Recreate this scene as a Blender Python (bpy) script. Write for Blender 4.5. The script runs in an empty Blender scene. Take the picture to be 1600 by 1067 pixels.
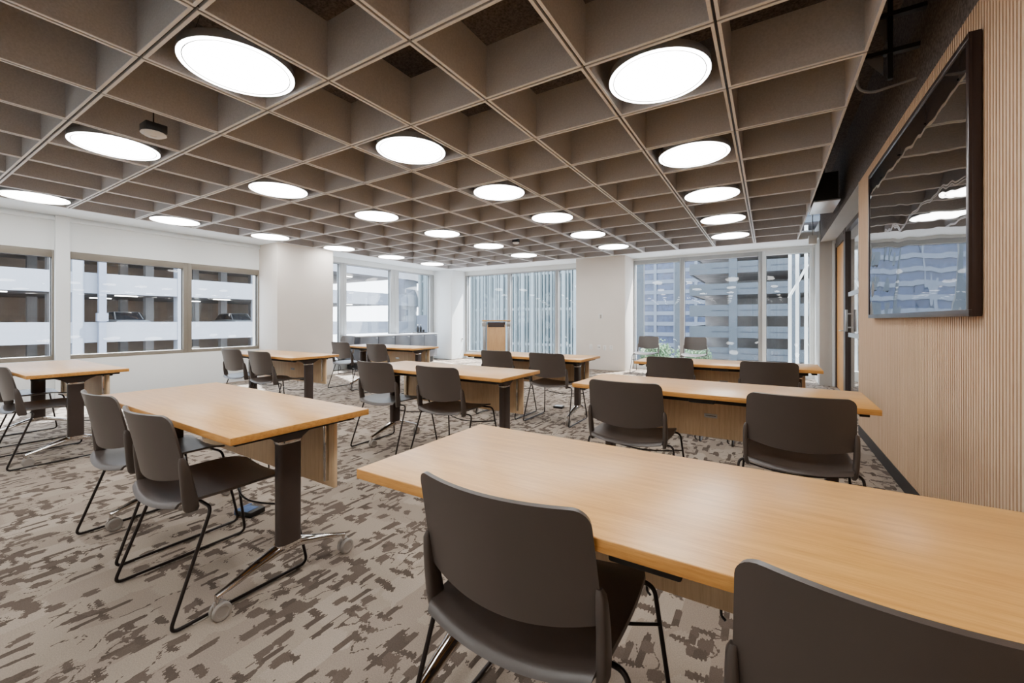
import bpy, bmesh, math, random
from mathutils import Vector, Matrix

random.seed(7)
scene = bpy.context.scene
COL = scene.collection
PI = math.pi

# ------------------------------------------------------------------ layout numbers (metres)
EYE = 1.165                       # camera height
CELL = .699                       # pitch of the felt coffers
Z_FELT, Z_SLAB = 2.65, 3.36
def gx(i): return (i - 2.3224) * CELL
def gy(j): return (j + 3.2769) * CELL
X_R = .785                        # ribbed timber wall
X_L = -8.6                        # inside of the left window wall
Y_B = 10.1                        # inside of the back window wall
Y_F = gy(-7)                      # wall behind the camera

# ------------------------------------------------------------------ materials
def srgb(c):
    o = []
    for v in c[:3]:
        v = v / 255.
        o.append(v / 12.92 if v <= .04045 else ((v + .055) / 1.055) ** 2.4)
    return (*o, 1.)

class NT:
    def __init__(s, name):
        s.m = bpy.data.materials.new(name); s.m.use_nodes = True
        s.t = s.m.node_tree; s.t.nodes.clear()
        s.out = s.t.nodes.new('ShaderNodeOutputMaterial')
    def n(s, kind, **kw):
        nd = s.t.nodes.new('ShaderNode' + kind)
        for k, v in kw.items():
            if k in nd.inputs: s.set(nd, k, v)
            else: setattr(nd, k, v)
        return nd
    def set(s, nd, k, v):
        if isinstance(v, bpy.types.NodeSocket): s.t.links.new(v, nd.inputs[k])
        else: nd.inputs[k].default_value = v
    def coords(s, scale=(1, 1, 1), which='Object', rnd=0):
        tc = s.n('TexCoord')
        mp = s.n('Mapping'); mp.inputs['Scale'].default_value = scale
        s.t.links.new(tc.outputs[which], mp.inputs['Vector'])
        if rnd:
            oi = s.n('ObjectInfo'); mu = s.n('Math', operation='MULTIPLY')
            s.t.links.new(oi.outputs['Random'], mu.inputs[0]); mu.inputs[1].default_value = rnd
            cb = s.n('CombineXYZ')
            for a in 'XYZ': s.t.links.new(mu.outputs[0], cb.inputs[a])
            s.t.links.new(cb.outputs[0], mp.inputs['Location'])
        return mp.outputs[0]
    def noise(s, vec, scale, detail=2, rough=.5, dist=0):
        nd = s.n('TexNoise'); nd.inputs['Scale'].default_value = scale
        nd.inputs['Detail'].default_value = detail; nd.inputs['Roughness'].default_value = rough
        nd.inputs['Distortion'].default_value = dist
        s.t.links.new(vec, nd.inputs['Vector']); return nd.outputs['Fac']
    def math(s, op, a, b=None, clamp=False):
        nd = s.n('Math', operation=op); nd.use_clamp = clamp
        s.set(nd, 0, a)
        if b is not None: s.set(nd, 1, b)
        return nd.outputs[0]
    def ramp(s, fac, stops, interp='LINEAR'):
        nd = s.n('ValToRGB'); r = nd.color_ramp; r.interpolation = interp
        while len(r.elements) < len(stops): r.elements.new(.5)
        for e, (p, c) in zip(r.elements, stops): e.position = p; e.color = c
        s.t.links.new(fac, nd.inputs['Fac']); return nd.outputs['Color']
    def mix(s, fac, a, b, mode='MIX'):
        nd = s.n('Mix', data_type='RGBA', blend_type=mode)
        s.set(nd, 'Factor', fac)
        for k, v in ((6, a), (7, b)):
            if isinstance(v, bpy.types.NodeSocket): s.t.links.new(v, nd.inputs[k])
            else: nd.inputs[k].default_value = v
        return nd.outputs[2]
    def bump(s, h, strength=.2, dist=.002):
        nd = s.n('Bump'); nd.inputs['Strength'].default_value = strength
        nd.inputs['Distance'].default_value = dist
        s.t.links.new(h, nd.inputs['Height']); return nd.outputs[0]
    def principled(s, col, rough=.5, metal=0., spec=.5, normal=None, **kw):
        nd = s.n('BsdfPrincipled')
        s.set(nd, 'Base Color', col); s.set(nd, 'Roughness', rough); s.set(nd, 'Metallic', metal)
        s.set(nd, 'Specular IOR Level', spec)
        if normal is not None: s.t.links.new(normal, nd.inputs['Normal'])
        for k, v in kw.items(): s.set(nd, k, v)
        s.t.links.new(nd.outputs[0], s.out.inputs['Surface'])
        return s.m

def plain(name, rgb, rough=.5, metal=0., spec=.5, vary=.06, scale=6., bump=0., bscale=300., rnd=0):
    t = NT(name); v = t.coords(rnd=rnd)
    f = t.noise(v, scale, 3)
    a = srgb(rgb); lo = tuple(x * (1 - vary) for x in a[:3]) + (1,); hi = tuple(min(1, x * (1 + vary)) for x in a[:3]) + (1,)
    c = t.ramp(f, [(.3, lo), (.7, hi)])
    nrm = t.bump(t.noise(v, bscale, 2), bump, .002) if bump else None
    return t.principled(c, rough, metal, spec, nrm)

def wood(name, dark, light, scale, rough=.4, spec=.4, rnd=9., contrast=(.32, .68), coat=False):
    t = NT(name); v = t.coords(scale, rnd=rnd)
    f1 = t.noise(v, 3., 4, .55, .4); f2 = t.noise(v, 14., 3, .6)
    f = t.math('ADD', t.math('MULTIPLY', f1, .6), t.math('MULTIPLY', f2, .4))
    c = t.ramp(f, [(contrast[0], srgb(dark)), (contrast[1], srgb(light))])
    return t.principled(c, rough, 0, spec, t.bump(f2, .05, .001), **({'Coat Weight': .3, 'Coat Roughness': .30} if coat else {}))

def glass(name, tint=(1, 1, 1), refl=1.0, ior=1.5):
    t = NT(name)
    lw = t.n('LayerWeight'); lw.inputs['Blend'].default_value = .5
    f0 = ((ior - 1) / (ior + 1)) ** 2
    fr = t.math('ADD', t.math('MULTIPLY', t.math('POWER', lw.outputs['Facing'], 5.), 1 - f0), f0)
    v = t.coords((1, 1, 1)); wob = t.noise(v, 1.2, 1)
    nb = t.bump(wob, .04, .02)
    k = t.math('MULTIPLY', fr, refl, True)
    tr = t.n('BsdfTransparent'); tr.inputs['Color'].default_value = (*tint, 1)
    gl = t.n('BsdfGlossy'); gl.inputs['Roughness'].default_value = .0
    t.t.links.new(nb, gl.inputs['Normal'])
    mx = t.n('MixShader')
    t.t.links.new(k, mx.inputs[0]); t.t.links.new(tr.outputs[0], mx.inputs[1]); t.t.links.new(gl.outputs[0], mx.inputs[2])
    t.t.links.new(mx.outputs[0], t.out.inputs['Surface'])
    return t.m

def emission(name, rgb, strength):
    t = NT(name); v = t.coords(); f = t.noise(v, 3., 1)
    c = t.ramp(f, [(.2, tuple(x * .98 for x in rgb) + (1,)), (.8, (*rgb, 1))])
    e = t.n('Emission'); e.inputs['Strength'].default_value = strength
    t.t.links.new(c, e.inputs['Color']); t.t.links.new(e.outputs[0], t.out.inputs['Surface'])
    return t.m

def carpet():
    t = NT('patterned loop carpet')
    tc = t.n('TexCoord'); P = tc.outputs['Object']
    sp = t.n('SeparateXYZ'); t.t.links.new(P, sp.inputs[0])
    # pile rows run along Y; every row is cut at its own place, which gives ragged ends
    row = t.math('FLOOR', t.math('DIVIDE', sp.outputs['X'], .0052))
    wr_ = t.n('TexWhiteNoise', noise_dimensions='1D'); t.t.links.new(row, wr_.inputs['W'])
    yj = t.math('ADD', sp.outputs['Y'], t.math('MULTIPLY', t.math('SUBTRACT', wr_.outputs['Value'], .5), .014))
    xs = t.math('ADD', t.math('MULTIPLY', row, .0052 * .6), t.math('MULTIPLY', sp.outputs['X'], .4))
    cb = t.n('CombineXYZ'); t.t.links.new(xs, cb.inputs[0]); t.t.links.new(yj, cb.inputs[1])
    v0 = cb.outputs[0]
    def mapped(src, scale, loc=(0, 0, 0)):
        mp = t.n('Mapping'); mp.inputs['Scale'].default_value = scale; mp.inputs['Location'].default_value = loc
        t.t.links.new(src, mp.inputs['Vector']); return mp.outputs[0]
    # wobble so that the drawn shapes bend here and there
    wb_ = t.n('TexNoise'); wb_.inputs['Scale'].default_value = 3.2; wb_.inputs['Detail'].default_value = 0.
    t.t.links.new(P, wb_.inputs['Vector'])
    off = t.n('VectorMath', operation='MULTIPLY_ADD'); t.t.links.new(wb_.outputs['Color'], off.inputs[0])
    off.inputs[1].default_value = (.06, .06, 0); t.t.links.new(v0, off.inputs[2])
    v1 = off.outputs[0]
    def cells(scale, loc, thr, metric='CHEBYCHEV', src=v1):
        vo = t.n('TexVoronoi', distance=metric, feature='F1', voronoi_dimensions='2D')
        vo.inputs['Scale'].default_value = 1.; vo.inputs['Randomness'].default_value = .55
        t.t.links.new(mapped(src, scale, loc), vo.inputs['Vector'])
        sx_ = t.n('SeparateColor'); t.t.links.new(vo.outputs['Color'], sx_.inputs[0])
        return sx_.outputs[0], t.math('GREATER_THAN', sx_.outputs[0], thr), vo.outputs['Distance']
    r1, d1, _ = cells((22, 17, 1), (0, 0, 0), .89)
    r2, d2, _ = cells((42, 10.5, 1), (3.3, 7.1, 0), .895, 'CHEBYCHEV', v0)
    r3, d3, _ = cells((15, 36, 1), (8.1, 2.2, 0), .91)
    b = t.noise(mapped(v1, (15, 9, 1), (5, 3, 0)), 1., 0, .5, 0)
    c_ = t.noise(mapped(v1, (6, 5, 1), (1, 9, 0)), 1., 0)
    lines = t.math('MULTIPLY', t.math('LESS_THAN', t.math('ABSOLUTE', t.math('SUBTRACT', b, .5)), .017), t.math('GREATER_THAN', c_, .56))
    dark = t.math('MAXIMUM', t.math('MAXIMUM', d1, lines), t.math('MAXIMUM', d2, d3))
    pr_, _, _ = cells((7, 4, 1), (2.7, 5.9, 0), .5)
    base = t.ramp(pr_, [(0., srgb((146, 133, 121))), (.4, srgb((155, 142, 129))), (.7, srgb((163, 150, 137))), (1., srgb((170, 157, 144)))], 'CONSTANT')
    dk = t.ramp(r1, [(.2, srgb((84, 74, 66))), (.9, srgb((97, 86, 77)))])
    col = t.mix(dark, base, dk)
    pile = t.noise(P, 230., 3, .7)
    col2 = t.mix(.6, col, t.ramp(pile, [(.25, (.30, .30, .30, 1)), (.75, (.70, .70, .70, 1))]), 'OVERLAY')
    h = t.math('SUBTRACT', pile, t.math('MULTIPLY', dark, .5))
    return t.principled(col2, .95, 0, .1, t.bump(h, .5, .004))

M = {}
M['carpet'] = carpet()
M['oak_top'] = wood('oak laminate table top', (206, 144, 66), (238, 184, 100), (1.1, 17, 17), .33, .6, coat=True)
M['oak_edge'] = wood('oak edge band', (186, 126, 58), (220, 163, 88), (2, 20, 30), .4)
M['oak_panel'] = wood('oak laminate panel', (208, 178, 138), (234, 208, 170), (26, 26, 1.2), .45, .35)
M['oak_lectern'] = wood('oak lectern panel', (182, 138, 92), (210, 170, 122), (26, 26, 1.2), .45, .35)
M['ribs'] = wood('ribbed pale oak', (192, 160, 128), (214, 186, 156), (20, 18, .6), .6, .25)
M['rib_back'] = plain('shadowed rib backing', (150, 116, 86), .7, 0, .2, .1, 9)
M['plastic'] = plain('dark taupe moulded plastic', (70, 61, 56), .40, 0, .8, .04, 8, .12, 900)
M['bronze'] = plain('bronze powder coat', (62, 51, 46), .42, .2, .5, .05, 10, .05, 700)
M['wire'] = plain('black bronze wire', (44, 38, 36), .35, .6, .5, .05, 20)
M['chrome'] = plain('polished chrome', (205, 200, 196), .08, 1, .5, .03, 8)
M['steel'] = plain('brushed aluminium', (186, 186, 186), .35, .9, .5, .05, 14)
M['caster'] = plain('grey caster plastic', (150, 143, 136), .5, 0, .4, .05, 20)
M['clear'] = plain('milky plastic glide', (196, 190, 184), .25, 0, .5, .03, 30)
M['black'] = plain('matte black metal', (30, 28, 27), .5, .1, .4, .08, 10)
M['felt'] = plain('warm grey acoustic felt', (186, 184, 184), .95, 0, .1, .09, 90, .25, 260, rnd=7)
M['felt_lit_edge'] = plain('felt edge lightened as if lit', (228, 228, 229), .9, 0, .1, .05, 60, .1, 200)  # felt made paler to paint in the light on the bottom edges
M['plenum'] = plain('black painted slab', (96, 90, 87), .9, 0, .1, .45, 60, .3, 90)
M['white'] = plain('white wall paint', (228, 232, 233), .7, 0, .25, .015, 2)
M['white_warm_lit'] = plain('white column paint tinted by warm light', (226, 218, 209), .75, 0, .2, .02, 2)  # white paint tinted to hold the warm light falling on the columns
M['ceil_white'] = plain('white soffit paint', (228, 234, 237), .7, 0, .2, .012, 2)
M['greywall'] = plain('pale grey paint', (176, 175, 172), .7, 0, .2, .02, 3)
M['frame_alu'] = plain('grey aluminium frame', (162, 164, 164), .45, .3, .5, .03, 6)
M['frame_white'] = plain('white aluminium frame', (218, 222, 222), .45, .1, .5, .02, 6)
M['frame_tan'] = plain('taupe aluminium frame', (126, 119, 108), .5, .2, .4, .03, 6)
M['frame_dark'] = plain('dark brown frame', (62, 50, 46), .45, .1, .5, .04, 6)
M['door_wood'] = wood('honey oak door', (186, 131, 66), (214, 160, 92), (22, 22, 1.3), .4)
M['glass'] = glass('window glass', (.97, .985, .985), .95)
M['doorglass'] = glass('door glass', (.9, .93, .95), 1.6)
M['lamp'] = emission('lit diffuser', (1., .98, .95), 11.)
M['lamp_ring'] = emission('lit diffuser rim', (1., .975, .94), 9.)
M['screen_rim'] = plain('dark bronze bezel', (52, 40, 38), .3, .3, .5, .05, 12)
t = NT('glossy black screen'); v = t.coords((1, 1, 1))
w = t.noise(v, 1.5, 1.5); w2 = t.noise(v, 5., 1)
t.principled(t.ramp(w, [(.2, (.006, .005, .006, 1)), (.8, (.010, .009, .010, 1))]), .015, 0, 1.0,
             t.bump(t.math('ADD', w, t.math('MULTIPLY', w2, .18)), .13, .045), **{'IOR': 3.2})
M['screen'] = t.m
M['cabinet'] = plain('charcoal cabinet laminate', (92, 94, 100), .35, 0, .5, .04, 6)
M['cabinet_top'] = plain('white quartz top', (232, 233, 236), .3, 0, .5, .02, 8)
M['blue_tape'] = plain('blue masking tape', (92, 116, 160), .7, 0, .2, .1, 30)
M['outlet'] = plain('white outlet plastic', (228, 226, 222), .5, 0, .3, .02, 20)
M['cord'] = plain('grey flex', (120, 118, 118), .6, 0, .3, .05, 20)
# outside
M['spandrel'] = plain('white painted parapet', (132, 136, 145), .8, 0, .2, .03, .6)
M['ext_dark'] = plain('dim garage concrete', (150, 148, 148), .9, 0, .1, .25, .4)
M['ext_wall'] = plain('brown garage back wall', (150, 134, 122), .9, 0, .1, .2, .5)
M['ext_pipe'] = plain('blue grey downpipe', (112, 118, 132), .6, 0, .3, .05, 2)
M['concrete'] = plain('precast concrete', (76, 81, 86), .85, 0, .2, .05, .7)
M['slot'] = plain('shadow slot', (60, 64, 70), .9, 0, .1, .1, 1)
M['asphalt'] = plain('street asphalt', (120, 118, 120), .9, 0, .2, .15, .5)
M['tower_white'] = plain('tower spandrel', (98, 104, 114), .7, 0, .3, .04, .3)
M['tower_glass'] = plain('tower window band', (48, 60, 84), .25, 0, .5, .35, .9)
M['fin'] = plain('pale facade fin', (134, 144, 146), .6, .1, .4, .04, .5)
M['fin_glass'] = plain('blue green curtain wall', (58, 74, 78), .2, 0, .5, .3, .35)
M['leaf'] = plain('street tree leaves', (78, 104, 70), .7, 0, .3, .35, 1.5)
M['bark'] = plain('bark', (92, 80, 68), .9, 0, .1, .2, 4)
M['car'] = plain('silver car paint', (150, 152, 156), .3, .3, .5, .04, 2)
M['carglass'] = plain('dark car glass', (40, 44, 50), .1, 0, .5, .1, 2)

# ------------------------------------------------------------------ mesh helpers
class MB:
    """collects shapes, links them as ONE mesh object"""
    def __init__(s): s.bm = bmesh.new(); s.slots = []; s.cur = 0
    def mat(s, m):
        if m not in s.slots: s.slots.append(m)
        s.cur = s.slots.index(m); return s
    def _tag(s, faces, smooth=False):
        for f in faces: f.material_index = s.cur; f.smooth = smooth
    def box(s, lo, hi, bev=0., seg=2, mtx=None):
        c = [(a + b) / 2 for a, b in zip(lo, hi)]; d = [abs(b - a) for a, b in zip(lo, hi)]
        tmp = bmesh.new(); bmesh.ops.create_cube(tmp, size=1.)
        bmesh.ops.scale(tmp, vec=d, verts=tmp.verts)
        if bev: bmesh.ops.bevel(tmp, geom=tmp.edges[:], offset=min(bev, min(d) * .45), segments=seg, profile=.5, affect='EDGES')
        bmesh.ops.translate(tmp, vec=c, verts=tmp.verts)
        if mtx is not None: bmesh.ops.transform(tmp, matrix=mtx, verts=tmp.verts)
        return s.merge(tmp, bool(bev))
    def merge(s, tmp, smooth=False):
        vm = {v: s.bm.verts.new(v.co) for v in tmp.verts}
        fs = []
        for f in tmp.faces:
            try: fs.append(s.bm.faces.new([vm[v] for v in f.verts]))
            except ValueError: pass
        s._tag(fs, smooth); tmp.free(); return s
    def rings(s, rings, closed=False, caps=True, smooth=True):
        vs = [[s.bm.verts.new(p) for p in r] for r in rings]
        fs = []; n = len(vs[0]); k = len(vs)
        for i in range(k if closed else k - 1):
            a, b = vs[i], vs[(i + 1) % k]
            for j in range(n):
                fs.append(s.bm.faces.new((a[j], a[(j + 1) % n], b[(j + 1) % n], b[j])))
        if caps and not closed:
            fs.append(s.bm.faces.new(list(reversed(vs[0])))); fs.append(s.bm.faces.new(vs[-1]))
        s._tag(fs, smooth); return s
    def tube(s, pts, r, n=10, caps=True):
        pts = [Vector(p) for p in pts]
        rr = r if isinstance(r, (list, tuple)) else [r] * len(pts)
        up = None; R = []
        for i, p in enumerate(pts):
            tn = (pts[min(i + 1, len(pts) - 1)] - pts[max(i - 1, 0)]).normalized()
            if up is None:
                up = tn.orthogonal().normalized()
            up = (up - tn * up.dot(tn)).normalized()
            sd = tn.cross(up)
            R.append([p + (up * math.cos(2 * PI * k / n) + sd * math.sin(2 * PI * k / n)) * rr[i] for k in range(n)])
        return s.rings(R, caps=caps)
    def lathe(s, prof, n=32, o=(0, 0, 0), axis='Z', caps=True):
        R = []
        for r, h in prof:
            ring = []
            for k in range(n):
                a = 2 * PI * k / n; x, y = r * math.cos(a), r * math.sin(a)
                q = {'Z': (x, y, h), 'X': (h, x, y), 'Y': (x, h, y)}[axis]
                ring.append((o[0] + q[0], o[1] + q[1], o[2] + q[2]))
            R.append(ring)
        return s.rings(R, caps=caps)
    def shell(s, f, nu, nv, th):
        g = [[Vector(f(-1 + 2 * i / nu, j / nv)) for i in range(nu + 1)] for j in range(nv + 1)]
        def nrm(i, j):
            a = g[j][min(i + 1, nu)] - g[j][max(i - 1, 0)]; b = g[min(j + 1, nv)][i] - g[max(j - 1, 0)][i]
            return a.cross(b).normalized()
        A = [[s.bm.verts.new(g[j][i] + nrm(i, j) * th / 2) for i in range(nu + 1)] for j in range(nv + 1)]
        B = [[s.bm.verts.new(g[j][i] - nrm(i, j) * th / 2) for i in range(nu + 1)] for j in range(nv + 1)]
        fs = []
        for j in range(nv):
            for i in range(nu):
                fs.append(s.bm.faces.new((A[j][i], A[j][i + 1], A[j + 1][i + 1], A[j + 1][i])))
                fs.append(s.bm.faces.new((B[j][i], B[j + 1][i], B[j + 1][i + 1], B[j][i + 1])))
        rim = [(j, 0) for j in range(nv, 0, -1)] + [(0, i) for i in range(nu)] + [(j, nu) for j in range(nv)] + [(nv, i) for i in range(nu, 0, -1)]
        for k in range(len(rim)):
            (j0, i0), (j1, i1) = rim[k], rim[(k + 1) % len(rim)]
            fs.append(s.bm.faces.new((A[j1][i1], A[j0][i0], B[j0][i0], B[j1][i1])))
        s._tag(fs, True); return s
    def quad(s, pts):
        s._tag([s.bm.faces.new([s.bm.verts.new(p) for p in pts])]); return s
    def build(s, name, parent=None, sharp=40):
        me = bpy.data.meshes.new(name)
        bmesh.ops.recalc_face_normals(s.bm, faces=s.bm.faces)
        s.bm.to_mesh(me); s.bm.free()
        for m in s.slots: me.materials.append(m)
        if any(p.use_smooth for p in me.polygons): me.set_sharp_from_angle(angle=math.radians(sharp))
        o = bpy.data.objects.new(name, me); COL.objects.link(o)
        if parent is not None: o.parent = parent
        return o

def mb(m): return MB().mat(m if not isinstance(m, str) else M[m])
def tag(o, label, cat, group=None, kind=None):
    o['label'] = label; o['category'] = cat
    if group: o['group'] = group
    if kind: o['kind'] = kind
    return o
def thing(name, label, cat, loc=(0, 0, 0), rz=0., group=None):
    o = bpy.data.objects.new(name, None); o.empty_display_size = .1; COL.objects.link(o)
    o.location = loc; o.rotation_euler = (0, 0, rz)
    return tag(o, label, cat, group)
def struct(b, name, parent=None):
    o = b.build(name, parent)
    if parent is None: o['kind'] = 'structure'
    return o
KIDS = {}
def kids(o): return [c for c in bpy.data.objects if c.parent is o]
def copy_tree(o, parent=None):
    c = o.copy(); COL.objects.link(c); c.parent = parent
    for ch in kids(o): copy_tree(ch, c)
    return c
def fillet(pts, r, n=5):
    pts = [Vector(p) for p in pts]; out = [pts[0]]
    for a, b, c in zip(pts, pts[1:], pts[2:]):
        u = (a - b); w = (c - b); k = min(r, u.length * .45, w.length * .45)
        p0, p1 = b + u.normalized() * k, b + w.normalized() * k
        for i in range(n + 1):
            q = i / n; out.append(p0 * (1 - q) ** 2 + b * 2 * q * (1 - q) + p1 * q * q)
    return out + [pts[-1]]
def oval(cx, cy, z, hx, hy, n=20, p=3.2):
    R = []
    for k in range(n):
        a = 2 * PI * k / n; c, q = math.cos(a), math.sin(a)
        R.append((cx + hx * math.copysign(abs(c) ** (2 / p), c), cy + hy * math.copysign(abs(q) ** (2 / p), q), z))
    return R

# ------------------------------------------------------------------ room shell
struct(mb('carpet').box((X_L - .25, Y_F - .1, -.12), (2.4, Y_B + .25, 0)), 'floor')

# left window wall: piers, sill wall, head wall; recess beyond the column with full-height glazing
wl = mb('white')
xo = X_L - .25
wl.box((xo, Y_F, 0), (X_L, 4.37, .60)).box((xo, Y_F, 2.16), (X_L, 4.37, 2.95)).box((xo, Y_F, .6), (X_L, -.7, 2.16))
wl.box((xo, 1.59, .0), (X_L + .07, 1.735, 2.645))
wl.box((xo, 5.56, 0), (X_L, 9.43, .2)).box((xo, 5.56, 2.53), (X_L, 9.43, 2.95))
struct(wl, 'wall_left')
wb = mb('white')
wb.box((-7.92, Y_B, 0), (-3.98, Y_B + .25, .2)).box((-7.92, Y_B, 2.53), (-3.98, Y_B + .25, 2.95))
wb.box((-2.78, Y_B, 0), (.96, Y_B + .25, .14)).box((-2.78, Y_B, 2.6), (.96, Y_B + .25, 2.95))
struct(wb, 'wall_back')
struct(mb('white_warm_lit').box((xo, 4.37, 0), (-7.95, 5.56, 2.95), .004), 'column')
struct(mb('white').box((xo, 9.43, 0), (-7.92, Y_B + .25, 2.95), .03, 4), 'column')
struct(mb('white_warm_lit').box((-3.98, 9.40, 0), (-2.78, Y_B + .25, 2.95), .004), 'column')
struct(mb('greywall').box((.775, 9.2, 0), (.965, Y_B + .25, 2.95), .004), 'column')
struct(mb('white').box((xo, Y_F - .1, 0), (2.4, Y_F, 3.4)), 'wall_front')

# right wall: ribbed timber, black band above it, alcove beyond
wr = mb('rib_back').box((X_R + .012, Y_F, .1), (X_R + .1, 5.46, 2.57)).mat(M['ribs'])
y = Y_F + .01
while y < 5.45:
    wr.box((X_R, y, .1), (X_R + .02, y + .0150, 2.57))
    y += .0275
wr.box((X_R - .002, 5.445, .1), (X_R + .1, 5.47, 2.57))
struct(wr, 'wall_right')
struct(mb('black').box((X_R - .004, Y_F, 0), (X_R + .1, 5.47, .1)), 'baseboard_right')
struct(mb('plenum').box((X_R + .004, Y_F, 2.57), (X_R + .12, 9.28, 3.36)), 'wall_right')
al = mb('greywall').box((X_R + .005, 5.47, 2.565), (2.4, 9.25, 2.66))
al.mat(M['white']).box((.96, 9.16, 0), (1.02, 9.26, 2.57)).box((2.3, 5.4, 0), (2.4, 9.3, 2.57)).box((X_R + .1, 5.37, 0), (2.4, 5.46, 2.57)).box((1.0, 9.2, 0), (2.4, 9.3, 2.57))
struct(al, 'wall_alcove')

# ceiling: dark slab, white perimeter soffit, felt coffers
ceil = struct(mb('plenum').box((xo, Y_F - .1, Z_SLAB), (2.4, Y_B + .25, Z_SLAB + .2)), 'ceiling')
so = mb('ceil_white')
so.box((xo, Y_F, Z_FELT), (gx(-9), Y_B + .25, Z_FELT + .12)).box((gx(-9), gy(10), Z_FELT), (.965, Y_B + .25, Z_FELT + .12))
so.box((X_L, Y_F, 2.575), (X_L + .05, 4.37, 2.62), .004)
so.box((X_L, Y_F, 2.62), (X_L + .03, 4.37, Z_FELT))
struct(so, 'trim_1')

CAMR = .5535
F_PX, CXP, CYP = 648.5, 800., 500.3
def project(X, Y, Z):
    s_, c_ = math.sin(CAMR), math.cos(CAMR)
    d = -s_ * X + c_ * Y; r = c_ * X + s_ * Y
    if d < .05: return None
    return (CXP + F_PX * r / d, CYP - F_PX * (Z - EYE) / d)
def in_view_area(i, j):
    q = [project(gx(a), gy(b), Z_FELT) for a, b in ((i, j), (i + 1, j), (i + 1, j + 1), (i, j + 1))]
    if any(p is None for p in q): return 0
    cx = sum(p[0] for p in q) / 4; cy = sum(p[1] for p in q) / 4
    if not (-60 < cx < 1660 and -60 < cy < 1100): return 0
    return abs(sum(q[k][0] * q[(k + 1) % 4][1] - q[(k + 1) % 4][0] * q[k][1] for k in range(4)) / 2)
DEP, TH, GAP = .345, .016, .0075
def coffer(b, x0, y0):
    """one open felt box: four walls, the bottom edge coloured lighter as if lit from below"""
    x1, y1 = x0 + CELL, y0 + CELL
    a0, b0, a1, b1 = x0 + GAP, y0 + GAP, x1 - GAP, y1 - GAP
    for m_, z0, z1 in ((M['felt'], Z_FELT + .004, Z_FELT + DEP), (M['felt_lit_edge'], Z_FELT, Z_FELT + .004)):
        b.mat(m_)
        b.box((a0, b0, z0), (a0 + TH, b1, z1)).box((a1 - TH, b0, z0), (a1, b1, z1))
        b.box((a0 + TH, b0, z0), (a1 - TH, b0 + TH, z1)).box((a0 + TH, b1 - TH, z0), (a1 - TH, b1, z1))
cells = [(in_view_area(i, j), i, j) for i in range(-9, 3) for j in range(-7, 10)]
cells.sort(reverse=True)
rest = mb('felt')
proto_mesh = None
for k, (a, i, j) in enumerate(cells):
    if k < 98:
        if proto_mesh is None:
            b = mb('felt'); coffer(b, -CELL / 2, -CELL / 2); o = b.build('felt_coffer', ceil); proto_mesh = o.data
        else:
            o = bpy.data.objects.new('felt_coffer', proto_mesh); COL.objects.link(o); o.parent = ceil
        o.location = (gx(i) + CELL / 2, gy(j) + CELL / 2, 0)
    else:
        coffer(rest, gx(i), gy(j))
o = rest.build('felt_coffer', ceil); o['kind'] = 'stuff'
# black strips put between neighbouring boxes stand in for the shade in the gaps
sl = mb('black')
for i in range(-8, 3): sl.box((gx(i) - GAP, Y_F, Z_FELT + .02), (gx(i) + GAP, gy(10), Z_FELT + .03))
for j in range(-6, 10): sl.box((gx(-9), gy(j) - GAP, Z_FELT + .02), (gx(3), gy(j) + GAP, Z_FELT + .03))
sl.build('gap_shade_strips', ceil)

# ------------------------------------------------------------------ disc lights
def light_proto():
    r = .292
    t_ = thing('ceiling_light', 'x', 'ceiling light')
    mb('steel').lathe([(r - .012, .02), (r, .02), (r, .05), (.12, .06), (.12, .09), (.02, .09)], 56).build('housing', t_)
    mb('lamp_ring').lathe([(r - .022, .001), (r + .001, .001), (r + .001, .003), (r - .022, .003)], 56, caps=False).mat(M['steel']).lathe([(r - .006, .0035), (r + .003, .0035), (r + .003, .022), (r - .006, .022)], 56, caps=False).build('rim', t_)
    mb('black').lathe([(r - .027, .0004), (r - .022, .0004), (r - .022, .012), (r - .027, .012)], 56, caps=False).build('seam', t_)
    mb('lamp').lathe([(.01, .003), (r - .027, .003), (r - .027, .016), (.01, .016)], 56).build('diffuser', t_)
    w_ = mb('black')
    for k in range(3):
        a = k * 2 * PI / 3 + .4
        w_.tube([(r * .8 * math.cos(a), r * .8 * math.sin(a), .05), (.06 * math.cos(a), .06 * math.sin(a), .70)], .0012, 5)
    w_.build('suspension_wire', t_)
    return t_
lp = light_proto()
ROWS = [(1, 'row nearest the timber wall'), (-2, 'second row from timber wall'),
        (-5, 'third row from timber wall'), (-9, 'row along left windows')]
ORD = {8: 'first', 6: 'second', 4: 'third', 2: 'fourth', 0: 'fifth', -2: 'sixth', -4: 'seventh', -6: 'eighth'}
first = True
for i, rowname in ROWS:
    for j in (8, 6, 4, 2, 0, -2, -4, -6):
        o = lp if first else copy_tree(lp); first = False
        o.location = (gx(i) + CELL / 2, gy(j) + CELL / 2, Z_FELT - .004)
        tag(o, f'round disc light, {ORD[j]} from the back windows in {rowname}', 'ceiling light', 'round disc lights in the coffered ceiling')

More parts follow.
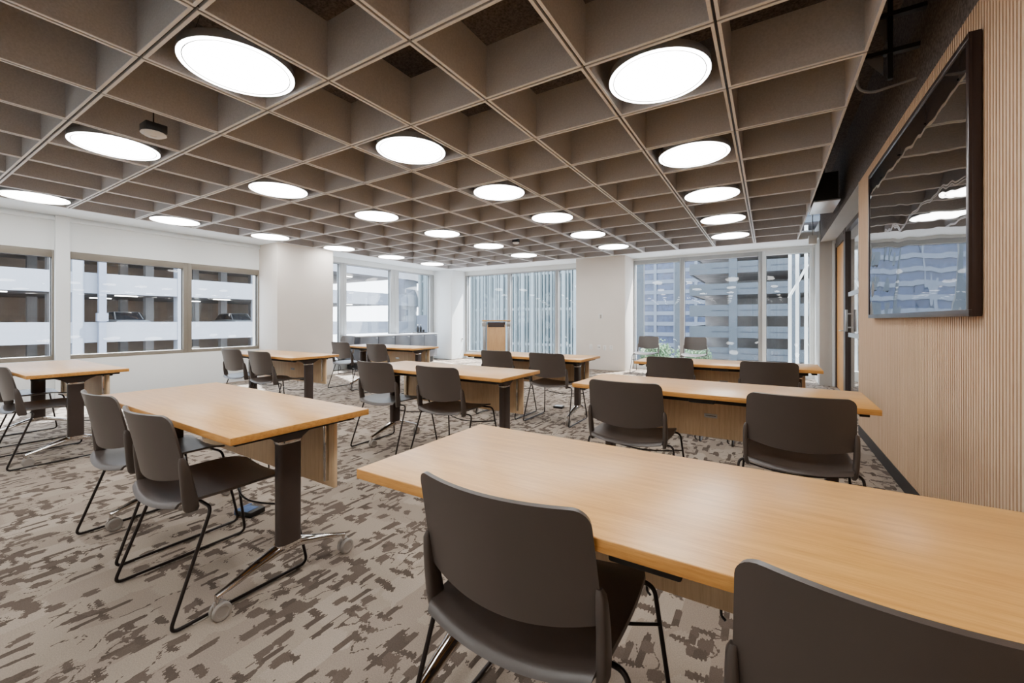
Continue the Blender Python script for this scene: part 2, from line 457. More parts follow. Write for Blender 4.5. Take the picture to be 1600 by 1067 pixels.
# ------------------------------------------------------------------ windows
def window(n, axis, a, b, z0, z1, fixed, mat, wl=.05, wr=.05, wt=.05, wb_=.05, depth=.12, glass_in=.07):
    """axis 'Y': on the left wall from y=a to b; axis 'X': on the back wall"""
    def P(u, z, d): return (fixed - d, u, z) if axis == 'Y' else (u, fixed + d, z)
    def bx(m, u0, u1, za, zb, d0, d1, m2=None):
        p, q = P(u0, za, d0), P(u1, zb, d1)
        m.box([min(x, y) for x, y in zip(p, q)], [max(x, y) for x, y in zip(p, q)], .004)
    m = mb(mat)
    for u0, u1, za, zb in ((a, a + wl, z0, z1), (b - wr, b, z0, z1), (a + wl, b - wr, z1 - wt, z1), (a + wl, b - wr, z0, z0 + wb_)):
        if u1 - u0 > .001 and zb - za > .001: bx(m, u0, u1, za, zb, 0, depth)
    f = m.build(f'window_{n}'); f['kind'] = 'structure'
    g = mb('glass'); bx(g, a + wl * .5, b - wr * .5, z0 + wb_ * .5, z1 - wt * .5, glass_in, glass_in + .012)
    g.build('pane', f)
    s_ = mb('black'); e = .006
    for u0, u1, za, zb in ((a + wl, a + wl + e, z0 + wb_, z1 - wt), (b - wr - e, b - wr, z0 + wb_, z1 - wt), (a + wl, b - wr, z1 - wt - e, z1 - wt)):
        bx(s_, u0, u1, za, zb, glass_in - .006, glass_in + .018)
    s_.build('gasket', f)
    return f
window(1, 'Y', -.7, 1.59, .60, 2.16, X_L, 'frame_tan', .05, .02, .10, .06)
window(2, 'Y', 1.735, 3.18, .60, 2.16, X_L, 'frame_tan', .02, .06, .10, .06)
window(3, 'Y', 3.18, 4.37, .60, 2.16, X_L, 'frame_tan', .06, .02, .10, .06)
window(4, 'Y', 5.56, 6.29, .2, 2.53, X_L, 'frame_alu', .03, .09, .03, .05)
window(5, 'Y', 6.29, 7.89, .2, 2.53, X_L, 'frame_alu', .09, .14, .03, .05)
window(6, 'Y', 7.89, 9.43, .2, 2.53, X_L, 'frame_alu', .14, .16, .03, .05)
window(7, 'X', -7.92, -6.35, .2, 2.53, Y_B, 'frame_alu', .06, .05, .03, .04)
window(8, 'X', -6.35, -4.83, .2, 2.53, Y_B, 'frame_alu', .05, .05, .03, .04)
window(9, 'X', -4.83, -3.98, .2, 2.53, Y_B, 'frame_alu', .05, .06, .03, .04)
window(10, 'X', -2.78, -1.68, .14, 2.6, Y_B, 'frame_alu', .03, .05, .09, .05)
window(11, 'X', -1.68, -.11, .14, 2.6, Y_B, 'frame_alu', .05, .07, .09, .05)
window(12, 'X', -.11, .775, .14, 2.6, Y_B, 'frame_white', .07, .08, .09, .05)

# ------------------------------------------------------------------ door wall in the alcove
d1 = mb('frame_dark').box((.99, 9.06, 0), (1.07, 9.16, 2.5)).box((.99, 8.12, 0), (1.07, 8.2, 2.5)).box((.99, 8.2, 2.42), (1.07, 9.06, 2.565)).build('door_1')
d1['kind'] = 'structure'
mb('door_wood').box((1.01, 8.2, .01), (1.055, 9.06, 2.42), .003).build('door_leaf', d1)
hd = mb('steel').tube(fillet([(1.01, 8.3, 1.0), (.965, 8.3, 1.0), (.965, 8.42, 1.0)], .02), .009, 8); hd.build('lever_handle', d1)
d2 = mb('frame_dark').box((.985, 7.98, 0), (1.06, 8.12, 2.565)).box((.99, 5.46, 2.5), (1.06, 7.98, 2.565)).box((.99, 5.46, 0), (1.06, 7.98, .07)).box((.99, 5.46, 0), (1.06, 5.55, 2.5)).box((.99, 6.72, 0), (1.06, 6.8, 2.5)).build('door_2')
d2['kind'] = 'structure'
mb('doorglass').box((1.02, 6.8, .07), (1.032, 7.98, 2.5)).build('pane', d2)
mb('doorglass').box((1.02, 5.55, .07), (1.032, 6.72, 2.5)).build('pane', d2)
mb('steel').box((.955, 7.72, 1.0), (.985, 7.76, 1.32), .006).box((.98, 7.73, 1.05), (1.02, 7.75, 1.07)).box((.98, 7.73, 1.25), (1.02, 7.75, 1.27)).build('pull_handle', d2)
mb('steel').box((1.012, 5.56, 1.52), (1.02, 7.9, 1.58)).box((1.012, 5.56, .92), (1.02, 7.9, .98)).build('manifestation_strip', d2)

# ------------------------------------------------------------------ chairs
def make_chair():
    root = thing('stacking_chair', 'x', 'chair')
    def seat(u, v):
        y_ = -.222 + .46 * v
        w_ = .222 + .012 * math.sin(v * PI)
        if v > .82: w_ *= 1 - .10 * ((v - .82) / .18) ** 2.4
        if v < .12: w_ *= 1 - .05 * ((.12 - v) / .12) ** 2
        z_ = .442 - .013 * (1 - u * u) * math.sin(min(1, v * 1.15) * PI) ** .6 if 0 < v < .87 else .442
        z_ += .012 * u * u
        if v < .22: z_ -= .006 * ((.22 - v) / .22) * (1 - u * u)
        if v < .035: z_ -= .018 * ((.035 - v) / .035) ** 2
        if v > .72: z_ -= .030 * ((v - .72) / .28) ** 2 * (1 - .35 * u * u)
        y_ -= .030 * (1 - u * u) * max(0, (.3 - v) / .3)
        return (u * w_, y_, z_)
    mb('plastic').shell(lambda u, v: seat(u, v ** 1.6), 20, 24, .010).build('seat', root, 60)
    def back(u, v):
        a = abs(u); q = max(0., (a - .84) / .16)
        top = .800 - .036 * (1 - math.sqrt(max(0., 1 - q * q)))
        bot = .520 + .030 * a * a
        z_ = bot + (top - bot) * v
        k = (z_ - .5) / .29
        w_ = .2245 - .010 * max(0, k - .45)
        y_ = -.232 - .048 * k - .012 * k * k + .050 * u * u
        # finer columns towards the rounded corners
        return (u * w_, y_, z_)
    mb('plastic').shell(lambda u, v: back(math.sin(u * PI / 2), v), 36, 14, .010).build('backrest', root, 60)
    for s_ in (-1, 1):
        R = []
        for z_, yc, hy, hx, xc in ((.410, -.172, .021, .008, .219), (.425, -.175, .027, .011, .223), (.47, -.183, .026, .012, .2265), (.53, -.192, .022, .012, .2285),
                                   (.585, -.200, .018, .011, .2285), (.615, -.205, .014, .0095, .228), (.63, -.208, .007, .006, .225)):
            R.append(oval(s_ * xc, yc, z_, hx, hy, 16, 3.5))
        mb('plastic').rings(R).build('side_bracket', root, 60)
        path = fillet([(s_ * .150, -.118, .418), (s_ * .262, -.122, .416), (s_ * .283, -.268, .0095), (s_ * .283, .272, .0095), (s_ * .243, .205, .418), (s_ * .14, .195, .420)], .034, 6)
        lg = mb('wire').tube(path, .0068, 9).build('sled_leg', root, 60)
        for yy in (-.15, .17):
            mb('clear').box((s_ * .283 - .007, yy - .045, .0005), (s_ * .283 + .007, yy + .045, .006), .002).build('glide', lg)
    mb('wire').tube([(-.255 + .51 * k / 16, .222 - .075 * math.sin(PI * k / 16), .300 - .012 * math.sin(PI * k / 16)) for k in range(17)], .005, 8).build('stretcher', root, 60)
    return root

chair = make_chair()
BK = 'brown-black shell chair'
CHAIRS = [  # x, y, rotation, label
    (-.515, 1.0, .015, 'large dark chair, left of the two at the nearest table in the right foreground'),
    (.178, .985, -.01, 'cropped dark chair in the bottom right corner, at the nearest table'),
    (-2.16, .90, .01, 'whole dark chair nearest the camera at the front left honey table'),
    (-2.89, .935, .02, 'dark chair half hidden behind its twin at the front left honey table'),
    (-5.24, .93, .0, 'dark chair cut by the left edge, nearer one at the far left front table'),
    (-6.22, .96, .02, 'dark chair showing mostly its seat, farther one at the far left front table'),
    (-.74, 2.72, .0, 'dark chair on the left at the second table from the front, right column'),
    (.125, 2.70, .0, 'dark chair beside the ribbed wall at the second table from the front'),
    (-2.97, 2.72, .03, 'dark chair on the left at the middle table of the second row'),
    (-2.25, 2.73, .02, 'dark chair on the right at the middle table of the second row'),
    (-5.85, 2.86, .06, 'left dark chair at the table in front of the beige column'),
    (-5.14, 2.84, .05, 'right dark chair at the table in front of the beige column'),
    (-2.80, 4.40, .0, 'left dark chair at the rear middle table in front of the lectern'),
    (-2.115, 4.39, .0, 'right dark chair at the rear middle table in front of the lectern'),
    (-.84, 4.575, .0, 'left dark chair at the rearmost right table, back only visible'),
    (.0, 4.55, .0, 'right dark chair at the rearmost right table, back only visible'),
    (-6.14, 4.66, .05, 'left dark chair at the rear table in front of the charcoal credenza'),
    (-5.2, 4.62, .02, 'right dark chair at the rear table in front of the charcoal credenza'),
    (-2.31, 9.4, PI, 'dark chair facing the camera beside the right back column, corner sunlit'),
    (-1.33, 9.4, PI, 'dark chair facing the camera by the back window mullion'),
    (-8.2, 5.90, PI + .06, 'dark chair by the left windows, half hidden by the beige column'),
]
for k, (x, y_, rz, lab) in enumerate(CHAIRS):
    o = chair if k == 0 else copy_tree(chair)
    o.location = (x, y_, 0); o.rotation_euler = (0, 0, rz)
    tag(o, lab, 'chair', 'dark stacking chairs in the training room')

# ------------------------------------------------------------------ tables
TL, TD, TZ = 1.60, .605, .737
def make_table():
    root = thing('training_table', 'x', 'table')
    b = mb('oak_edge').box((-TL / 2, -TD / 2, TZ - .028), (TL / 2, TD / 2, TZ - .0008), .002).mat(M['oak_top'])
    b.box((-TL / 2 + .0015, -TD / 2 + .0015, TZ - .004), (TL / 2 - .0015, TD / 2 - .0015, TZ), .0012)
    b.build('tabletop', root)
    u = mb('black')
    for yy in (-.205, .205): u.box((-.70, yy - .014, TZ - .062), (.70, yy + .014, TZ - .028), .003)
    for xx in (-.74, .74): u.box((xx - .02, -.27, TZ - .046), (xx + .02, .25, TZ - .028), .003)
    u.build('underframe', root)
    for s_ in (-1, 1):
        cx_ = s_ * .635
        c = mb('bronze').rings([oval(cx_, 0, z_, .030, .050, 24, 4) for z_ in (.185, .30, .45, .632)]).build('column', root)
        mb('bronze').rings([oval(cx_, 0, z_, hx, hy, 24, 4) for z_, hx, hy in ((.632, .031, .051), (.645, .034, .060), (.662, .040, .085), (.682, .044, .130), (.692, .045, .158), (.708, .045, .160))]).build('flared_bracket', root)
        mb('chrome').rings([oval(cx_, 0, z_, hx, hy, 24, 4) for z_, hx, hy in ((.626, .0325, .0525), (.633, .034, .0545), (.639, .033, .054))]).build('collar', root)
        ft = mb('chrome')
        for q in (-1, 1):
            R = []
            for t_, z_, hx, hz in ((0., .168, .036, .022), (.12, .163, .032, .022), (.45, .138, .024, .017), (.8, .109, .018, .012), (1., .094, .013, .008)):
                yy = q * (.02 + .262 * t_); ring = []
                for k in range(14):
                    a = 2 * PI * k / 14
                    ring.append((cx_ + hx * math.cos(a), yy, z_ + hz * math.sin(a) * (1.15 if math.sin(a) > 0 else .85)))
                R.append(ring)
            ft.rings(R)
        ft.rings([oval(cx_, 0, z_, hx, hy, 20, 3) for z_, hx, hy in ((.150, .026, .040), (.165, .036, .058), (.187, .034, .056))])
        foot = ft.build('foot', root)
        for q in (-1, 1):
            yy = q * .278
            cb = mb('caster')
            for w_ in (-.013, .013):
                cb.lathe([(.004, w_ - .006), (.020, w_ - .006), (.022, w_ - .0085), (.030, w_ - .0085), (.034, w_ - .005), (.034, w_ + .005), (.030, w_ + .0085), (.022, w_ + .0085), (.020, w_ + .006), (.004, w_ + .006)], 28, (cx_, yy + .012, .034), 'X')
            cb.box((cx_ - .005, yy - .012, .03), (cx_ + .005, yy + .02, .075), .002)
            cb.mat(M['chrome']).tube([(cx_, yy, .07), (cx_, yy, .100)], .008, 10)
            cb.build('caster', foot)
    mb('oak_panel').box((-.70, .182, .372), (.70, .200, .695), .0015).build('modesty_panel', root)
    for s_ in (-1, 1): mb('chrome').box((s_ * .655 - .006, .160, .40), (s_ * .655 + .006, .182, .70), .002).build('panel_hinge', root)
    for xx in (-.10, .10): mb('black').tube(fillet([(xx, .19, .372), (xx, .19, .352), (xx + .012, .185, .345)], .01), .004, 6).build('cable_hook', root)
    p = mb('steel').box((-.040, .178, .505), (.040, .1825, .532), .0015).build('cable_plate', root)
    mb('black').box((-.032, .1772, .517), (.032, .179, .521)).build('slit', p)
    mb('black').box((-.065, -.272, TZ - .058), (.075, -.20, TZ - .028), .006).build('tilt_latch', root)
    return root
table = make_table()
TABLES = [  # centre x, centre y, rotation, label
    (-.211, 1.085, .0, 'large honey oak table filling the right foreground'),
    (-2.45, 1.055, -.015, 'honey oak table on chrome casters in the left foreground'),
    (-5.64, 1.05, .0, 'oak table at far left edge with the window wall behind it'),
    (-.335, 2.915, -.015, 'long oak table second from the front, its right end near the ribbed wall'),
    (-2.46, 2.84, .0, 'oak table in the middle of the second row'),
    (-5.38, 2.98, .01, 'oak table in front of the beige column'),
    (-2.52, 4.50, .0, 'oak table in the rear row, in front of the lectern'),
    (-.40, 4.68, -.01, 'oak table in the rear row, in front of the right back windows'),
    (-5.36, 4.80, .03, 'oak table in the rear row, in front of the charcoal credenza'),
]
for k, (x, y_, rz, lab) in enumerate(TABLES):
    o = table if k == 0 else copy_tree(table)
    o.location = (x, y_, 0); o.rotation_euler = (0, 0, rz)
    tag(o, lab, 'table', 'oak training tables in rows')

# ------------------------------------------------------------------ wall display
tv = thing('wall_display', 'large dark flat screen display hung on the ribbed timber wall', 'television', (X_R, 3.644, 1.80))
mb('screen_rim').box((-.036, -1.069, -.618), (-.004, 1.069, .618), .003).build('case', tv)
rim = mb('screen_rim')
for lo, hi in (((-.046, -1.069, -.618), (-.034, 1.069, -.588)), ((-.046, -1.069, .588), (-.034, 1.069, .618)), ((-.046, -1.069, -.588), (-.034, -1.039, .588)), ((-.046, 1.039, -.588), (-.034, 1.069, .588))):
    rim.box(lo, hi, .002)
rim.build('bezel', tv)
mb('screen').box((-.041, -1.039, -.588), (-.035, 1.039, .588)).build('screen', tv)

# ------------------------------------------------------------------ credenza, tray, bottles
cz = thing('credenza', 'long charcoal credenza with white top under the left windows', 'cabinet', (-8.30, 7.60, 0))
mb('cabinet').box((-.28, -1.31, .16), (.285, 1.31, .775), .003).build('carcass', cz)
mb('cabinet_top').box((-.29, -1.33, .775), (.305, 1.33, .803), .003).build('worktop', cz)
mb('black').box((-.24, -1.25, 0), (.2, 1.25, .16)).build('plinth', cz)
for k in range(5):
    y0 = -1.305 + k * .522
    dr = mb('cabinet').box((.286, y0 + .004, .165), (.302, y0 + .518, .770), .002).build('door', cz)
    mb('steel').box((.302, y0 + .43, .735), (.312, y0 + .50, .745), .002).build('handle', dr)
tag(mb('black').box((-8.42, 8.36, .8032), (-8.22, 8.76, .83), .004).box((-8.40, 8.38, .825), (-8.24, 8.74, .835), .002).build('tray'), 'low black tray on the white credenza top', 'tray')
def bottle(y_, label):
    o = mb('black').lathe([(.028, .836), (.033, .842), (.033, .95), (.028, .97), (.013, .99), (.012, 1.02)], 18, (-8.32, y_, 0)).build('bottle')
    mb('steel').lathe([(.014, 1.02), (.014, 1.04), (.006, 1.045)], 14, (-8.32, y_, 0)).build('cap', o)
    tag(o, label, 'bottle', 'bottles on the credenza tray')
bottle(8.47, 'slim dark bottle on the tray, the one nearer the tables')
bottle(8.58, 'slim dark bottle on the tray, between the other bottle and the cup')
tag(mb('black').lathe([(.022, .836), (.032, .838), (.036, .90), (.033, .90), (.028, .845), (.01, .845)], 18, (-8.32, 8.69, 0)).build('cup'), 'short dark cup at the end of the credenza tray', 'cup')

# ------------------------------------------------------------------ lectern
lc = thing('lectern', 'oak lectern with dark recess standing before the back windows', 'lectern', (-5.5, 8.2, 0), .56)
mb('oak_lectern').box((-.215, -.20, .03), (.215, -.18, 1.0), .002).build('front_panel', lc)
mb('oak_lectern').box((-.215, -.18, .03), (-.195, .2, 1.06)).box((.195, -.18, .03), (.215, .2, 1.06)).box((-.195, -.18, .03), (.195, .2, .06)).build('body', lc)
mb('frame_dark').box((-.205, -.17, 1.0), (.205, .2, 1.12)).build('recess', lc)
tp = mb('oak_top'); tp.box((-.34, -.26, 1.14), (.34, .24, 1.162), .003, 2, Matrix.Rotation(-.03, 4, 'X')).build('reading_top', lc)
for s_ in (-1, 1):
    mb('steel').box((s_ * .285 - .05, -.19, 1.02), (s_ * .285 + .05, -.17, 1.135), .003).box((s_ * .285 - .03, -.17, .04), (s_ * .285 + .03, .16, 1.135), .004).build('side_post', lc)
mb('black').box((-.30, -.22, .0), (.30, .22, .03), .004).build('base', lc)

# ------------------------------------------------------------------ small fittings
def ceiling_sensor(x, y_, z_, big, label):
    t_ = thing('ceiling_sensor', label, 'sensor', (x, y_, z_))
    s_ = 1. if big else .8
    mb('black').box((-.065 * s_, -.065 * s_, .022), (.065 * s_, .065 * s_, .085), .004).build('junction_box', t_)
    mb('outlet').lathe([(.075 * s_, .022), (.078 * s_, .014), (.062 * s_, .004), (.055 * s_, 0), (.02 * s_, 0), (.018 * s_, .006), (.004, .006)], 28).build('detector', t_)
    mb('black').tube([(0, 0, .08), (0, 0, Z_SLAB - z_)], .005, 6).build('drop_rod', t_)
ceiling_sensor(-3.94, 1.24, 2.55, True, 'white round detector under a black box, hanging from the near felt ceiling')
ceiling_sensor(-4.03, 6.66, 2.60, False, 'small white round detector under the far felt ceiling')

def wall_plate(name, label, cat, x, z_, kind):
    Yw = 9.40
    t_ = thing(name, label, cat, (x, Yw, z_), 0, 'fittings on the right back column')
    if kind == 'stat':
        mb('outlet').box((-.05, -.022, -.065), (.05, -.001, .065), .004).build('cover', t_)
        mb('caster').box((-.018, -.024, -.04), (.022, -.021, .045)).build('dial', t_)
    else:
        mb('outlet').box((-.037, -.008, -.058), (.037, -.001, .058), .003).build('cover', t_)
        h_ = mb('black')
        if kind == 'duplex':
            for zz in (-.026, .026): h_.box((-.012, -.0095, zz - .008), (-.006, -.0075, zz + .008)).box((.006, -.0095, zz - .008), (.012, -.0095 + .002, zz + .008))
        elif kind == 'data':
            for xx in (-.014, .014): h_.box((xx - .008, -.0095, -.012), (xx + .008, -.0075, .012))
        else: h_.box((-.002, -.0095, -.04), (.002, -.0075, .04))
        h_.build('socket', t_)
def xcol(px): # column front face at Y=9.40
    r = (px - CXP) / F_PX; s_, c_ = math.sin(CAMR), math.cos(CAMR)
    return (c_ * r - s_) / (s_ * r + c_) * 9.40
wall_plate('thermostat', 'small white thermostat on the right back column', 'thermostat', xcol(939), 1.25, 'stat')
wall_plate('blank_plate', 'leftmost white plate low on the right back column, below the thermostat', 'wall plate', xcol(923.5), .53, 'blank')
wall_plate('data_outlet', 'white data outlet with dark ports low on the right back column', 'outlet', xcol(936), .53, 'data')
wall_plate('blank_plate', 'white blank plate between the two outlets on the right back column', 'wall plate', xcol(945), .52, 'blank')
wall_plate('power_outlet', 'white power outlet at far right of the plates on the back column', 'outlet', xcol(955), .52, 'duplex')

# outlet with a cord on the corner column (its face towards the room, +X)
t_ = thing('power_outlet', 'white power outlet with a plugged cord on the corner column', 'outlet', (-7.92, 9.93, .58), PI / 2)
mb('outlet').box((-.037, -.008, -.058), (.037, -.001, .058), .003).build('cover', t_)
mb('black').box((-.014, -.028, .010), (.014, -.008, .038), .003).build('plug', t_)
tag(mb('cord').tube(fillet([(-7.888, 9.93, .604), (-7.84, 9.93, .58), (-7.82, 9.88, .40), (-7.78, 9.7, .16), (-7.72, 9.45, .03), (-7.7, 9.2, .006), (-7.5, 8.9, .006)], .1), .004, 6).build('extension_lead'),
    'thin grey cord drooping from the corner column outlet to the floor', 'cord')
tag(mb('black').tube(fillet([(-6.6, 9.8, .009), (-6.3, 9.5, .009), (-5.9, 9.4, .009), (-5.6, 9.0, .009), (-5.45, 8.5, .009)], .2), .008, 6).build('extension_lead'),
    'dark cord lying on the sunlit floor toward the lectern', 'cord')

def floor_box(x, y_, rz, label, tape):
    t_ = thing('floor_box', label, 'floor box', (x, y_, 0), rz)
    mb('black').box((-.062, -.05, 0), (.062, .05, .030), .003).build('cover', t_)
    if tape:
        mb('blue_tape').box((-.064, -.052, .004), (-.045, .052, .033), .001).box((-.045, -.045, .0285), (.03, .03, .032), .001).build('masking_tape', t_)
    else:
        mb('steel').box((-.05, -.04, .0285), (.05, .04, .032), .001).build('lid', t_)
floor_box(-2.66, 1.30, .25, 'dark floor box with blue tape beside the front left chairs', True)
floor_box(-2.37, 5.02, .1, 'dark floor box under the rear middle table', False)

# plenum strip beside the ribbed wall: hangers, conduit, air box, sensor head
hg = thing('pipe_hanger', 'black steel bracket hanging in the dark ceiling slot, above the display', 'bracket', (.62, 3.31, 2.56))
mb('black').box((-.012, -.012, .05), (.012, .012, .70)).build('drop_rod', hg)
mb('black').box((-.15, -.02, .20), (.13, .02, .225)).build('cross_arm', hg)
mb('black').box((-.1, -.02, .42), (.16, .02, .445)).build('cross_arm', hg)
mb('steel').quad([(-.10, 0, .42), (-.01, 0, .42), (-.01, 0, .28)]).build('gusset', hg)
mb('steel').quad([(-.12, 0, .20), (-.03, 0, .20), (-.03, 0, .08)]).build('gusset', hg)
mb('cord').tube(fillet([(-.15, 0, .2), (-.15, .0, .03), (-.08, .02, -.0), (.12, .02, .03)], .08), .008, 8).build('flexible_conduit', hg)
sa = thing('supply_air_box', 'pale grey air diffuser box at the far end of the dark slot', 'air vent', (.60, 6.6, 2.60))
mb('steel').box((-.13, -.35, 0), (.13, .35, .02), .003).build('face_plate', sa)
mb('black').box((-.11, -.33, .02), (.11, .33, .35)).build('duct_box', sa)
mb('black').tube([(0, 0, .34), (0, 0, Z_SLAB - 2.60)], .01, 6).build('drop_rod', sa)
sh = thing('shade_motor_box', 'small white box under the ceiling at the right end of the back windows', 'motor box', (.66, 9.0, 2.50))
mb('frame_white').box((-.06, -.06, 0), (.06, .06, .15), .005).build('housing', sh)
mb('steel').tube([(0, 0, .15), (0, 0, Z_SLAB - 2.5)], .008, 6).build('drop_rod', sh)
mb('outlet').tube([(0, 0, .0), (.01, .02, -.42)], .004, 6).build('pull_cord', sh)

# ------------------------------------------------------------------ outside
gr = struct(mb('asphalt').box((-170, -90, -9.4), (120, 190, -9.2)), 'ground')

ga = thing('parking_garage', 'white banded parking garage across the street, beyond the left windows', 'building', (-35, 8, -9.2))
GY0, GY1 = -38, 26
for k in range(-2, 4):
    z0 = -.19 + 3. * k + 9.2
    mb('spandrel').box((-.25, GY0, z0), (.0, GY1, z0 + 1.24)).build('parapet', ga)
    mb('ext_dark').box((-14, GY0, z0 + .1), (-.25, GY1, z0 + .35)).build('deck', ga)
n_c = 0
cm = []
for k in range(-8, 4):
    yy = 7.45 - 8 + 5.15 * k
    if GY0 < yy < GY1:
        mb('spandrel').box((-.7, yy - .25, 0), (.02, yy + .25, 18.5)).build('column', ga)
        for xx in (-6., -11.5): cm.append((xx, yy))
ic = mb('ext_dark')
for xx, yy in cm: ic.box((xx - .25, yy - .25, 0), (xx + .25, yy + .25, 18))
ic.build('inner_columns', ga)
mb('ext_pipe').box((.03, .28, 0), (.33, .62, 18.)).box((.03, .2, 10.3), (.36, .7, 10.8)).build('downpipe', ga)
mb('ext_wall').box((-14.3, GY0, 0), (-14., GY1, 18.5)).build('back_wall', ga)
fl = mb('lamp_ring')
for k in range(-1, 3):
    for yy in range(-34, 26, 6):
        for xx in (-3.5, -9.): fl.box((xx - .08, yy, 3. * k + 9.2 - .16), (xx + .08, yy + 1.2, 3. * k + 9.2 - .11))
fl.build('strip_light', ga)
rc = mb('spandrel')
for k in range(-2, 4):
    z0 = -.19 + 3. * k + 9.2
    R = []
    for q in range(15):
        a = q / 14 * PI * .62
        for_ = [(-5 + 5 * math.cos(a), 26 + 5 * math.sin(a))]
        x_, y2 = for_[0]; xi, yi = -5 + 4.75 * math.cos(a), 26 + 4.75 * math.sin(a)
        R.append([(x_, y2, z0), (x_, y2, z0 + 1.9), (xi, yi, z0 + 1.9), (xi, yi, z0)])
    rc.rings(R)
rc.build('rounded_corner', ga)
mb('spandrel').rings([[(-5 + 4.6 * math.cos(q / 14 * PI * .62), 26 + 4.6 * math.sin(q / 14 * PI * .62), z_) for z_ in (0, 18)] + [(-5 + 4.4 * math.cos(q / 14 * PI * .62), 26 + 4.4 * math.sin(q / 14 * PI * .62), z_) for z_ in (18, 0)] for q in range(15)]).build('corner_wall', ga)

def make_car(loc, rz, label):
    c = thing('car', label, 'car', loc, rz)
    prof = [(-2.2, .35), (-2.25, .8), (-1.9, .98), (-1.2, 1.02), (1.0, 1.05), (2.1, .98), (2.25, .75), (2.2, .35)]
    R = []
    for yy, k in ((-.88, .94), (-.8, 1.), (.8, 1.), (.88, .94)): R.append([(x_ , yy, .35 + (z_ - .35) * k) for x_, z_ in prof])
    mb('car').rings(R).build('body', c)
    cab = [(-1.55, 1.0), (-.95, 1.52), (.75, 1.55), (1.35, 1.03)]
    R = []
    for yy, k in ((-.80, .80), (-.70, 1.), (.70, 1.), (.80, .80)): R.append([(x_, yy, 1. + (z_ - 1.) * k) for x_, z_ in cab])
    mb('carglass').rings(R).build('cabin_glass', c)
    mb('car').box((-.9, -.62, 1.50), (.72, .62, 1.575), .03).tube([(1.32, -.72, 1.06), (.78, -.64, 1.54)], .035, 6).tube([(1.32, .72, 1.06), (.78, .64, 1.54)], .035, 6).build('roof', c)
    for sx in (-1.4, 1.4):
        for sy in (-.86, .86):
            mb('black').lathe([(.05, -.1), (.30, -.1), (.33, -.06), (.33, .06), (.30, .1), (.05, .1)], 20, (sx, sy, .33), 'Y').build('wheel', c)
make_car((-38.3, 10.35, .17), 0., 'silver car parked behind the garage parapet, seen through the left windows')
make_car((-38.6, 17.6, .17), 0., 'silver car farther right behind the garage parapet, beside the white column')

# striped glass office building behind the back windows
of = thing('office_building', 'blue green office building with vertical fins behind the lectern windows', 'building', (-24, 34, -9.2))
mb('fin_glass').box((-9.5, .4, 0), (11, 12, 19)).build('curtain_wall', of)
fb = mb('fin'); rnd = random.Random(5)
x_ = -9.4; k = 0
while x_ < 10.6:
    w_ = rnd.choice((.08, .12, .12, .26, .34)); d_ = rnd.choice((-.12, .05, .18))
    fb.box((x_, d_, 0), (x_ + w_, .4, 19)); x_ += w_ + rnd.choice((.14, .2, .3)); k += 1
fb.build('fins', of)
sb = mb('fin')
for k in range(6): sb.box((-9.5, .3, 1.4 + 3.3 * k), (11, .38, 1.62 + 3.3 * k))
sb.build('floor_line', of)
mb('tower_white').box((-8, -1.6, 0), (-3.4, -.4, 10.9)).build('low_annex', of)

# concrete garage on the right
gb = thing('parking_garage', 'grey precast parking garage beyond the right back windows', 'building', (3, 64, -9.2))
for k in range(-3, 5):
    z0 = 1.72 + 2.93 * k + 9.2
    p = mb('concrete').box((-12.6, -.3, z0), (34, 0, z0 + 1.55)).box((-12.6, 0, z0), (-12.3, 15, z0 + 1.55)).build('parapet', gb)
    s_ = mb('slot')
    for n in range(-4, 10):
        for q in (0, 3.5): s_.box((n * 7. + .75 + q - 7, -.32, z0 + .72), (n * 7. + 3.1 + q - 7, -.29, z0 + .86)) if -12.2 < n * 7. + .75 + q - 7 < 31 else None
    s_.build('slot_groove', p)
    mb('ext_dark').box((-12.3, 0, z0 + .1), (34, 15, z0 + .4)).build('deck', gb)
for n in range(-2, 5):
    xx = -7.1 + 7. * n + (1.6 if n == -2 else 0)
    mb('concrete').box((xx - .5, -.42, 0), (xx + .5, .3, 25)).build('column', gb)
mb('ext_dark').box((-12.3, 14.5, 0), (34, 15, 24)).build('back_wall', gb)

# tall office tower far behind
tw = thing('office_tower', 'tall blue and white office tower far behind the street trees', 'building', (-26, 128, -9.2))
mb('tower_glass').box((-14, 0, 0), (26, 20, 54)).build('window_wall', tw)
for k in range(17):
    mb('tower_white').box((-14.3, -.4, 2.6 + 3.1 * k), (26.3, 0, 3.7 + 3.1 * k)).build('floor_band', tw)
pr = mb('tower_white')
for n in range(8): pr.box((-14.3 + 5.6 * n, -.5, 0), (-13.5 + 5.6 * n, 0, 54))
pr.build('piers', tw)

def make_tree(loc, h, r, seed, label):
    rnd = random.Random(seed)
    c = thing('street_tree', label, 'tree', loc, 0, 'street trees below the right back windows')
    mb('bark').tube([(0, 0, 0), (.05, .02, h * .4), (0, .05, h * .75)], [.16, .12, .06], 8).tube([(.05, .02, h * .4), (.8, .2, h * .7)], [.08, .04], 6).tube([(.05, .02, h * .42), (-.7, -.2, h * .72)], [.08, .04], 6).build('trunk', c)
    b = mb('leaf')
    cl = [Vector((rnd.uniform(-.6, .6) * r, rnd.uniform(-.6, .6) * r, h * .72 + rnd.uniform(-.35, .45) * r)) for _ in range(14)]
    for k in range(2600):
        q = rnd.choice(cl); d = Vector((rnd.gauss(0, 1), rnd.gauss(0, 1), rnd.gauss(0, .8))).normalized() * (rnd.random() ** .4) * r * .48
        p = q + d; u = Vector((rnd.gauss(0, 1), rnd.gauss(0, 1), rnd.gauss(0, 1))).normalized(); w_ = u.orthogonal().normalized()
        s_ = rnd.uniform(.09, .17)
        b.quad([p - u * s_, p + w_ * s_ * .6, p + u * s_, p - w_ * s_ * .6])
    b.build('foliage', c)
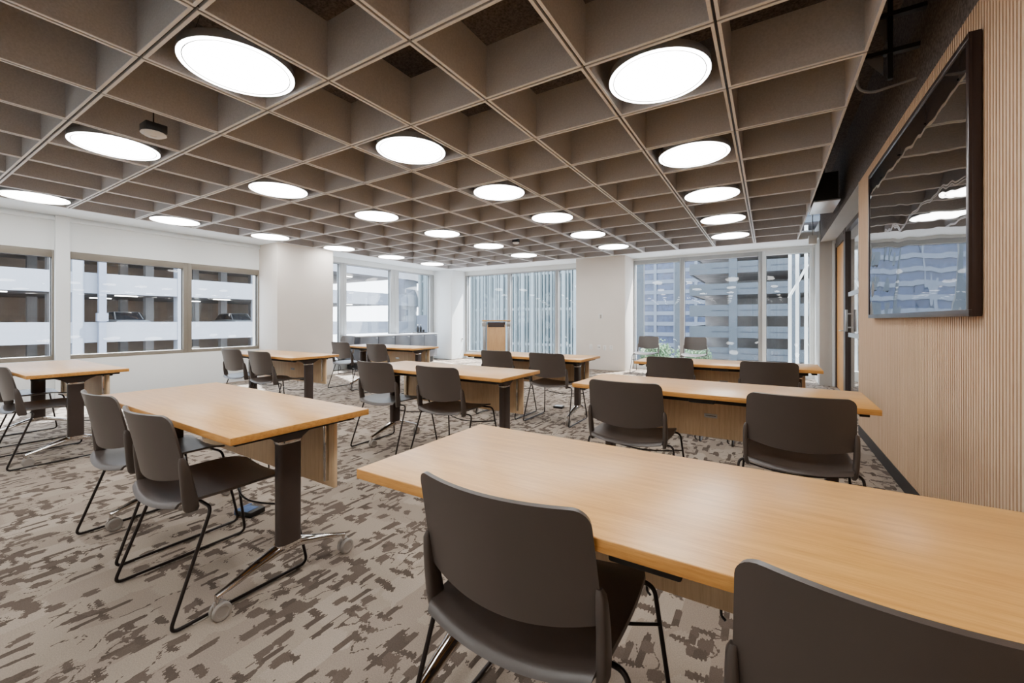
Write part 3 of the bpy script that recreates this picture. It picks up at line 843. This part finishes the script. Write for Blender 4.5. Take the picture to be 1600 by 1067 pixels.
make_tree((-10.2, 46, -9.2), 9.3, 2.0, 1, 'leafy street tree, tallest of those outside behind the sunlit chair')
make_tree((-7.6, 52, -9.2), 8.2, 2.0, 2, 'rounder street tree standing right of the tallest one outside')
make_tree((-11.0, 38, -9.2), 6.6, 1.7, 3, 'low street tree nearest the glass, left below the tallest')

# white braced frame close outside the right end of the back windows
br = thing('steel_brace', 'white steel uprights with a diagonal brace outside the right end window', 'frame', (.40, 10.9, -1.0))
for dx in (0., .13, .29): mb('frame_white').box((dx - .03, -.03, 0), (dx + .03, .03, 4.2)).build('upright', br)
mb('frame_white').tube([(-.02, -.06, 2.65), (.31, -.06, 3.35)], .024, 8).build('diagonal', br)
mb('frame_white').box((-.05, -.05, -8.2), (.34, .05, 0.02)).build('mast', br)

# ------------------------------------------------------------------ light
world = bpy.data.worlds.new('sky'); scene.world = world; world.use_nodes = True
nt = world.node_tree; nt.nodes.clear()
wo = nt.nodes.new('ShaderNodeOutputWorld'); bg = nt.nodes.new('ShaderNodeBackground')
tc = nt.nodes.new('ShaderNodeTexCoord'); sx = nt.nodes.new('ShaderNodeSeparateXYZ'); rp = nt.nodes.new('ShaderNodeValToRGB')
nt.links.new(tc.outputs['Generated'], sx.inputs[0]); nt.links.new(sx.outputs['Z'], rp.inputs[0])
rp.color_ramp.elements[0].position = .0; rp.color_ramp.elements[0].color = (.86, .92, 1., 1)
rp.color_ramp.elements[1].position = .7; rp.color_ramp.elements[1].color = (.62, .78, 1., 1)
nt.links.new(rp.outputs[0], bg.inputs['Color']); bg.inputs['Strength'].default_value = 4.2
nt.links.new(bg.outputs[0], wo.inputs['Surface'])

def sun(name, direction, strength, col, ang):
    l = bpy.data.lights.new(name, 'SUN'); l.energy = strength; l.color = col; l.angle = ang
    o = bpy.data.objects.new(name, l); COL.objects.link(o)
    o.rotation_euler = Vector(direction).to_track_quat('-Z', 'Y').to_euler()
sun('sun', (-.30, -.62, -.90), 15., (1., .96, .9), .01)
sun('sun_glare_off_facade', (.78, -.30, -.92), 15., (.94, .97, 1.), .02)

# ------------------------------------------------------------------ camera and view
cam = bpy.data.cameras.new('camera'); co = bpy.data.objects.new('camera', cam); COL.objects.link(co)
cam.sensor_width = 36.; cam.sensor_fit = 'HORIZONTAL'; cam.lens = F_PX / 1600 * 36
cam.shift_x = 0.; cam.shift_y = -(533.5 - CYP) / 1600
cam.clip_start = .02; cam.clip_end = 600
co.location = (0, 0, EYE); co.rotation_euler = (PI / 2, 0, CAMR)
scene.camera = co
scene.view_settings.view_transform = 'AgX'
scene.view_settings.look = 'None'
scene.view_settings.exposure = 1.15
scene.cycles.max_bounces = 9
scene.cycles.diffuse_bounces = 5
scene.cycles.transparent_max_bounces = 16
scene.cycles.caustics_reflective = False
scene.cycles.caustics_refractive = False
scene.cycles.sample_clamp_indirect = 6.
